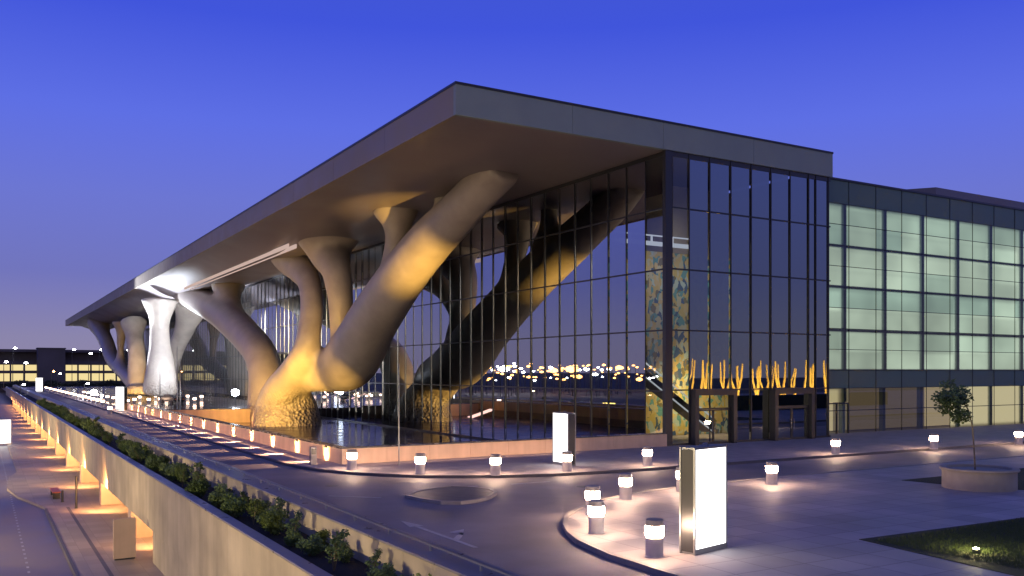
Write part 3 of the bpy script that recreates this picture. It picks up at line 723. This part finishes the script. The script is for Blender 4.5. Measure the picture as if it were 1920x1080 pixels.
lightbox((1.4,119,LOWZ+.14), R(0), 1.6, .5, 2.9, 'white light box on the lower road at the left edge')
# slim lamp pole, service post
pl = tag(empty('slim_pole', (18.75,42.92,.12)), 'slim bare pole standing before the low peach wall', 'pole')
MB().lathe([(.09,0),(.09,.04),(.035,.06),(.03,2.6),(.022,5.3),(.0,5.32)], 10).build('shaft', 'metal', pl)
MB().lathe([(.12,0),(.12,.02)], 12).build('base_plate', 'metal', pl)
sp = tag(empty('service_post', (14.95,45.4,.12)), 'short grey service post with a dark screen beside the wall corner', 'post')
MB().box(-.17,.17,-.12,.12,0,.95).build('case', 'cap', sp, bevel=.02)
MB().box(-.12,.12,-.135,-.121,.55,.85).build('screen', 'dark_metal', sp)
# planter with young tree
PC = Vector((36.0, 22.0, .12))
pt = tag(empty('round_planter', PC), 'wide round stone planter with a pale rim on the dark lawn', 'planter')
M['planter'] = mat('planter', (.36,.31,.25), .75, noise=.12, noise_scale=2, bump=(8,.3,.02))
MB().lathe([(1.42,0),(1.42,.76)], 48).build('drum', 'planter', pt)
MB().lathe([(1.50,.761),(1.52,.80),(1.50,.86),(1.24,.86),(1.22,.70)], 48).build('rim', 'planter', pt)
MB().lathe([(1.23,.70),(1.23,.74)], 40).build('soil', 'soil', pt)
M['bark'] = mat('bark', (.14,.11,.075), .9, noise=.3, noise_scale=6)
M['leaf'] = mat('leaf', (.08, .125, .035), .6, noise=.4, noise_scale=2)
M['leaf2'] = mat('leaf2', (.135, .185, .05), .55, noise=.4, noise_scale=2)
def leaves(m, c, rad, n, size, rnd, squash=(1,1,1)):
    for i in range(n):
        while True:
            q = Vector((rnd.uniform(-1,1), rnd.uniform(-1,1), rnd.uniform(-1,1)))
            if q.length < 1: break
        q = Vector((q.x*squash[0], q.y*squash[1], q.z*squash[2]))*rad + Vector(c)
        a = Vector((rnd.uniform(-1,1), rnd.uniform(-1,1), rnd.uniform(-.8,.8))).normalized(); b_ = a.orthogonal().normalized()
        L_ = size*(.6+rnd.random()*.8); w_ = L_*.36; n_ = len(m.v)
        m.v += [tuple(q), tuple(q + a*L_*.5 + b_*w_), tuple(q + a*L_), tuple(q + a*L_*.5 - b_*w_)]; m.f.append((n_,n_+1,n_+2,n_+3))
rt = random.Random(11)
tp = Vector((35.9, 22.1, .88)); yt = tag(empty('young_tree', tp), 'thin young tree with a small crown leaning left, growing in the round planter', 'tree')
U_ = Vector((_c, -_s, 0))                      # direction across the view, for the lean of the stem
stem = [Vector((0,0,-.1)), U_*-.05+Vector((0,0,.9)), U_*-.12+Vector((0,0,1.8)), U_*-.28+Vector((0,0,2.5)), U_*-.62+Vector((0,0,2.95)), U_*-1.0+Vector((0,0,3.1))]
tm = MB().tube(stem, [.035,.03,.026,.022,.016,.008], 8)
tips = []
for k in range(11):
    f_ = .55+.45*k/10; b0 = stem[3].lerp(stem[5], max(0, (f_-.5)*2)) if k > 2 else stem[3]
    e_ = b0 + Vector((rt.uniform(-.5,.5), rt.uniform(-.5,.5), rt.uniform(-.45,.65))) + U_*rt.uniform(-.35,.1)
    tm.tube([b0, b0.lerp(e_,.5)+Vector((0,0,.06)), e_], [.012,.008,.004], 5); tips.append(e_)
tm.build('trunk', 'bark', yt)
cm = MB()
for e_ in tips + [stem[5], stem[4], stem[5]+U_*-.3+Vector((0,0,-.5)), stem[4]+Vector((0,0,.35))]: leaves(cm, e_, .36, 150, .13, rt, (1,1,.8))
cm.build('crown', 'leaf', yt)
lamp('planter_uplight', 'SPOT', tp+Vector((-.5,-.5,.12)), 110, (1,.85,.5), aim=tp+U_*-.8+Vector((0,0,3)), spot_size=R(50), spot_blend=.6, shadow_soft_size=.04)
# garden spotlight in the lawn
gs = tag(empty('garden_spotlight', onZ(1830,1037,.13)), 'small glowing spotlight sunk in the near lawn', 'spotlight')
MB().lathe([(.10,0),(.10,.10),(.07,.12)], 16).build('housing', 'dark_metal', gs)
MB().lathe([(.075,.121),(.075,.135),(.0,.16)], 16).build('lens', emis('spot_lens', (1,.88,.5), 60), gs)
q = onZ(1830,1037,.13); lamp('garden_glow', 'POINT', (q.x, q.y, .36), 55, (1,.84,.30), shadow_soft_size=.06)

# lower level: pylon, bench, posts
pyl = tag(empty('sign_pylon', (5.55,43.4,LOWZ+.14)), 'blank peach coloured rectangular sign pylon at the foot of the viaduct', 'sign pylon')
MB().box(-.47,.47,-.1,.1,.06,1.85).build('panel', 'wall_stone', pyl, bevel=.01)
MB().box(-.42,.42,-.08,.08,0,.06).build('plinth', 'dark_metal', pyl)
bn = tag(empty('bench', (4.3,67.5,LOWZ+.14)), 'orange red bench on the lower pavement near two dark posts', 'bench')
MB().box(-.25,.25,-1.3,1.3,.40,.47).build('seat', 'orange_plastic', bn)

for s_ in (-1.1,1.1): MB().box(-.22,.22,s_-.05,s_+.05,0,.399).build('leg', 'dark_metal', bn)
for (px,py,h,lab) in ((143,953,2.0,'tall thin dark post on the lower pavement left of the viaduct'),(117,941,.75,'short dark post beside the orange bench')):
    q = onZ(px,py,LOWZ+.14); e = tag(empty('post', q), lab, 'post')
    MB().lathe([(.07,0),(.07,h-.02),(.05,h)], 10).build('shaft', 'dark_metal', e); MB().lathe([(.11,0),(.11,.03)], 10).build('base_plate', 'dark_metal', e)

# shrubs in the viaduct planter
protos = []
for k in range(5):
    rs = random.Random(40+k); e = empty('planter_shrub', (0,0,-50)); m1 = MB(); sm = MB()
    spiky = k in (1, 4)
    nb = 9 if not spiky else 7
    for j in range(nb):
        a = rs.random()*6.28; rr = rs.uniform(.05,.30); hgt = rs.uniform(.20,.52) if not spiky else rs.uniform(.35,.85)
        tip = Vector((rr*math.cos(a), rr*math.sin(a), hgt)); sm.tube([(0,0,0), tip*.5+Vector((0,0,.04)), tip], [.012,.008,.004], 4)
        leaves(m1, tip, .15 if not spiky else .08, 120 if not spiky else 40, .062, rs, (1,1,.9))
        leaves(m1, tip*.6, .14, 70 if not spiky else 20, .06, rs)
    m1.build('foliage', 'leaf2' if k % 2 == 0 else 'leaf', e); sm.build('stem', 'bark', e); protos.append(e)
rs = random.Random(5); yy = 15.4; used = set(); cnt = 0
ORD = ['first','second','third','fourth','fifth','sixth','seventh','eighth','ninth','tenth','eleventh','twelfth','thirteenth','fourteenth','fifteenth','sixteenth','seventeenth','eighteenth','nineteenth','twentieth'] + ['twenty-'+q for q in ('first','second','third','fourth','fifth','sixth','seventh','eighth','ninth')] + ['thirtieth'] + ['thirty-'+q for q in ('first','second','third','fourth','fifth','sixth','seventh','eighth','ninth')] + ['fortieth'] + ['forty-'+q for q in ('first','second','third','fourth','fifth','sixth','seventh','eighth','ninth')]
desc = {0:'light green bushy shrub', 1:'sparse spiky shrub', 2:'mid green bushy shrub', 3:'dark bushy shrub', 4:'tall thin twiggy shrub'}
while yy < 150:
    k = rs.choice([0,0,1,2,2,3,3,4]); sc = rs.uniform(.75,1.35)*(1 if yy < 60 else 1.2)
    loc = (rs.uniform(7.15,8.0), yy, .10)
    if k not in used: o = protos[k]; o.location = loc; o.rotation_euler.z = rs.random()*6; o.scale = (sc,)*3; used.add(k)
    else: o = copy_tree(protos[k], loc, rs.random()*6, (sc,)*3)
    if yy < 40: lab = '%s, %s from the bottom edge along the viaduct planter' % (desc[k], ORD[cnt])
    else: lab = '%s in the distant stretch of the viaduct planter' % desc[k]
    tag(o, lab, 'shrub', 'shrubs in the viaduct planter'); cnt += 1
    yy += rs.uniform(.4, 1.25) if yy < 60 else rs.uniform(1.0, 2.2)

# ================================================================ DISTANCE
M['night_building'] = mat('night_building', (.10,.085,.10), .8, noise=.2, noise_scale=.1)
M['floor_lit'] = emis('floor_lit', (1,.80,.38), .85)
M['lamp_white'] = emis('lamp_white', (.95,.97,1), 60)
M['lamp_orange'] = emis('lamp_orange', (1,.42,.12), 60)
cpk = tag(empty('car_park', (0,420,0)), 'distant car park with two yellow lit storeys on the horizon', 'car park')
def ck(mb, name, m):
    mb.v = [(x, y-420, z) for x, y, z in mb.v]; return mb.build(name, m, cpk)
ck(MB().box(-80,150,424,450,LOWZ,14.2).box(-80,150,419,424,13.2,14.3).box(-80,150,419,424,8.0,9.6).box(-80,150,419,424,4.4,5.4).box(-80,150,419,424,LOWZ,1.0), 'frame', 'night_building')
ck(MB().box(-79,149,423.2,423.8,5.5,7.9), 'lit_storey', 'floor_lit'); ck(MB().box(-79,149,423.2,423.8,1.1,4.3), 'lit_storey', 'floor_lit')
for k in range(46): ck(MB().box(-80+5*k, -79.4+5*k, 418.9, 419.6, LOWZ, 9.6), 'column', 'night_building')
st0, _ = onY(70, 700, 412); st1, _ = onY(121, 700, 412)
tag(MB().box(st0.x, st1.x, 408, 418, LOWZ, 14.4).box(st0.x-.3, st1.x+.3, 407.6, 418, 14.401, 14.8).build('stair_tower', 'night_building'), 'dark square stair tower in front of the distant car park', 'stair tower')
def street_lamp(loc, h, m, label, s=.35, energy=0):
    e = tag(empty('street_lamp', loc), label, 'street lamp', 'distant street lamps')
    MB().tube([(0,0,0),(0,0,h),(.5,0,h+.15)], [.12,.08,.05], 6).build('pole', 'dark_metal', e)
    MB().lathe([(0.01,-s*.6),(s,-s*.3),(s,s*.2),(.01,s*.6)], 10).build('lamp_head', m, e, loc=(.7,0,h+.1)); return e
for (px, py, dist, m) in ((24,653,300,'lamp_white'),(135,656,330,'lamp_white'),(166,663,300,'lamp_white'),(186,656,330,'lamp_white'),(7,679,260,'lamp_white'),(44,681,270,'lamp_white'),(96,697,280,'lamp_orange'),(108,701,290,'lamp_white'),(38,722,190,'lamp_white'),(158,720,200,'lamp_white')):
    u, v = ray(px); h = 5+(HOR-py)/F*dist; street_lamp((u*dist, v*dist, 0 if py < 715 else 0), max(1.2, h), m, 'small %s street lamp glowing on the horizon' % ('orange' if 'orange' in m else 'white'), s=.45 if py < 690 else .3)
# dark hedge and low far wall
M['far_green'] = mat('far_green', (.03,.035,.025), .9, noise=.4, noise_scale=.5)
hd = MB(); rr = random.Random(2)
for k in range(5200):
    x = rr.uniform(5, 60); yv = rr.uniform(330, 338); z = rr.uniform(0, 1.5)**1.0 * (1+.4*math.sin(x*.7)); a = Vector((rr.uniform(-1,1),rr.uniform(-1,1),rr.uniform(-1,1))).normalized(); b_ = a.orthogonal(); n_ = len(hd.v)
    hd.v += [(x,yv,z),(x+a.x*.5,yv+a.y*.5,z+a.z*.5),(x+b_.x*.5,yv+b_.y*.5,z+b_.z*.5)]; hd.f.append((n_,n_+1,n_+2))
tag(hd.build('hedge', 'far_green'), 'dark low hedge across the far end of the upper road', 'hedge', kind='stuff')
# parked cars at the drop-off
def car(loc, rz, label, col):
    e = tag(empty('parked_car', loc, rz), label, 'car', 'cars at the far drop-off')
    prof = [(-2.2,.35),(-2.25,.75),(-2.1,1.0),(-1.5,1.05),(-1.0,1.42),(.5,1.45),(1.15,1.05),(2.1,.9),(2.25,.6),(2.2,.35)]
    m = MB(); n = len(prof)
    m.v = [(-.85,y_,z) for y_,z in prof] + [(.85,y_,z) for y_,z in prof]
    m.f = [tuple(range(n)), tuple(range(2*n-1,n-1,-1))] + [(i,(i+1)%n,n+(i+1)%n,n+i) for i in range(n)]
    m.build('body', col, e, bevel=.06)
    MB().box(-.87,.87,-1.0,.75,1.05,1.36).build('window', 'dark_metal', e)
    for sx in (-.8,.8):
        for sy in (-1.4,1.4): MB().tube([(sx-.1,sy,.33),(sx+.1,sy,.33)], .33, 16).build('wheel', 'dark_metal', e)
    for sx in (-.6,.6): MB().box(sx-.15,sx+.15,-2.29,-2.24,.65,.8).build('tail_light', 'orange_plastic', e)
    return e
M['car_dark'] = mat('car_dark', (.03,.03,.035), .2); M['car_silver'] = mat('car_silver', (.4,.4,.42), .25, metal=.6)
car(onZ(322,757), R(20), 'dark car at the drop-off beyond the round basin', 'car_dark')

# flood lights at the far terrace
def flood(loc, aim, energy, label, color=(.80,.88,1)):
    e = tag(empty('floodlight', (loc[0], loc[1], .16)), label, 'floodlight')
    h = loc[2]-.16
    MB().tube([(0,0,0),(0,0,h-.2)], .06, 8).build('pole', 'dark_metal', e)
    MB().lathe([(.01,-.5),(.5,-.3),(.5,.3),(.01,.5)], 14).build('lamp_head', emis('flood_glow', color, 90), e, loc=(0,0,h))
    lamp('flood_beam', 'SPOT', (loc[0], loc[1], loc[2]+.5), energy, color, aim=aim, spot_size=R(64), spot_blend=.7, shadow_soft_size=.25)
q, _ = onX(441, 736, 31.0); flood(q, (27,163,18), 170000, 'dazzling white floodlight on the terrace left of the near tree column base')
q, _ = onX(176, 736, 16.8); flood(q, (24.6,156,19.3), 230000, 'dazzling white floodlight by the upper road near the far tree column')
# people sized lights of the far terrace: flag poles
for k, (px, h) in enumerate(((332,8),(338,6.5),(300,5))):
    q = onX(px, 745, 21.0+k)[0]; e = tag(empty('flag_pole', (q.x,q.y,.16)), 'thin distant pole rising from the far terrace', 'pole', 'thin distant poles on the terrace')
    MB().tube([(0,0,0),(0,0,h)], [.08,.04], 6).build('shaft', 'metal', e)

# warm spots that pick out the near tree column
AM = (1, .56, .10)
def wspot(loc, aim, e, size=40, color=AM, blend=.7):
    o = lamp('column_uplight', 'SPOT', loc, e, color, aim=aim, spot_size=R(size*1.15), spot_blend=1.0, shadow_soft_size=.1); return o
fx = []
def target(px, py, X): return onX(px, py, X)[0]
wspot((20.0, 90, -.8), target(508,765,29), 16000, 60)
wspot((22.5, 84, -.8), target(556,700,29), 21000, 42)
wspot((25.0, 72, -.8), target(610,694,31), 17000, 26)
wspot((26.5, 56, -.8), target(775,498,31), 38000, 27)
wspot((21.0, 76, -.8), target(580,600,28.5), 15000, 26)
wspot((22.5, 96, -.8), target(470,690,30), 2500, 46)
wspot((23.0, 180, .5), target(266,716,28), 26000, 46)
for yk, e_ in ((66, 80), (104, 100), (150, 90), (215, 40)):
    lamp('terrace_wash', 'AREA', (20.5, yk, -.6 if yk < 110 else .5), e_, (1,.58,.46), aim=(27, yk+2, 19), size=3.5)
for xx in (20, 27): lamp('basin_glow', 'AREA', (xx, 103.5, -.7), 160, (1,.42,.12), aim=(xx+1, 110, -.2), size=2.0)
# street lamps of the lower road, just outside the frame on the left
M['sodium'] = emis('sodium', (1,.72,.40), 25)
for yk, en in ((2,2200),(24,2600),(48,2600),(76,3400),(106,3000),(140,3000)):
    e = tag(empty('street_lamp', (-11, yk, LOWZ)), 'street lamp on the far side of the lower road, outside the picture', 'street lamp', 'street lamps along the lower road')
    MB().tube([(0,0,0),(0,0,4.9),(.5,0,5.0)], [.09,.07,.05], 8).build('pole', 'dark_metal', e)
    MB().box(.5,1.0,-.15,.15,4.96,5.06).build('lamp_head', 'sodium', e)
    lamp('street_light', 'SPOT', (-10.2, yk, LOWZ+4.8), en*3.6, (1,.76,.40), aim=(6.5, yk+6, -1.2), spot_size=R(120), spot_blend=.8, shadow_soft_size=.25)
# ================================================================ what the glass mirrors: city lights and golden trees outside the frame
rv = random.Random(9)
M['city_orange'] = emis('city_orange', (1,.42,.10), 14)
for k in range(130):
    px = rv.uniform(870, 1235); u, v = ray(px); D = rv.uniform(300, 430)
    py = rv.gauss(689, 3.0) if k % 2 else rv.uniform(692, 714)
    X = 2*GX - u*D; Y = v*D; z = 5+(HOR-py)/F*D
    m = rv.choice(['city_orange','city_orange','city_orange','lamp_white'])
    street_lamp((X, Y, LOWZ), z-LOWZ, m, 'street lamp of the city outside the picture, mirrored in the glass front', s=rv.uniform(.35,.75) if k % 13 else 1.7)
M['lamp_yellow'] = emis('lamp_yellow', (1,.66,.12), 9)
for px in (838,846,905,912,922,930,975,982,1020,1136,1142,1150):
    u, v = ray(px); D = 205; X = 2*GX-u*D; Y = v*D
    e = tag(empty('low_lamp', (X,Y,LOWZ)), 'low yellow lamp outside the picture, mirrored in the glass front', 'lamp', 'low yellow lamps beside the lower road')
    MB().tube([(0,0,0),(0,0,.9)], .08, 6).build('post', 'dark_metal', e); MB().box(-.5,.5,-.5,.5,.91,1.4).build('lamp_head', 'lamp_yellow', e)
M['trunk_pale'] = mat('trunk_pale', (.42,.30,.12), .8, noise=.3, noise_scale=3)
for k in range(24):
    px = 1264 + 12.3*k + rv.uniform(-6,6); u, v = ray(px); yv = 89.7-2.0; t = yv/v; X = u*t; Y = 2.0+rv.uniform(-1,1)
    e = tag(empty('lit_tree', (X,Y,.12)), 'golden uplit forked tree outside the picture, mirrored in the side glass', 'tree', 'golden uplit trees behind the viewer')
    tmb = MB(); l1 = rv.uniform(-1.3,1.3); hh = rv.uniform(5.6,6.9)
    tmb.tube([(0,0,0),(.1*l1,0,1.8),(.8*l1,0,4.2),(l1*.9,0,hh)], [.2,.17,.13,.09], 8)
    if k % 3 != 1: tmb.tube([(.1*l1,0,1.5),(-.6*l1-.3,0,3.6),(-.8*l1-.2,0,hh-.4)], [.14,.12,.08], 8)
    if k % 3 == 0: tmb.tube([(.5*l1,0,3.2),(.1,0,4.6),(.3,0,hh-.2)], [.1,.08,.06], 8)
    tmb.build('trunk', 'trunk_pale', e)
    
lamp('tree_row_uplight', 'AREA', (92, 6.5, .4), 45000, (1,.60,.14), aim=(92, 2, 5), shape='RECTANGLE', size=44, size_y=.4)
tag(MB().box(68,116,8.2,9.0,.12,2.0).build('hedge_wall', 'far_green'), 'dark clipped hedge outside the picture in front of golden lit trees', 'hedge')
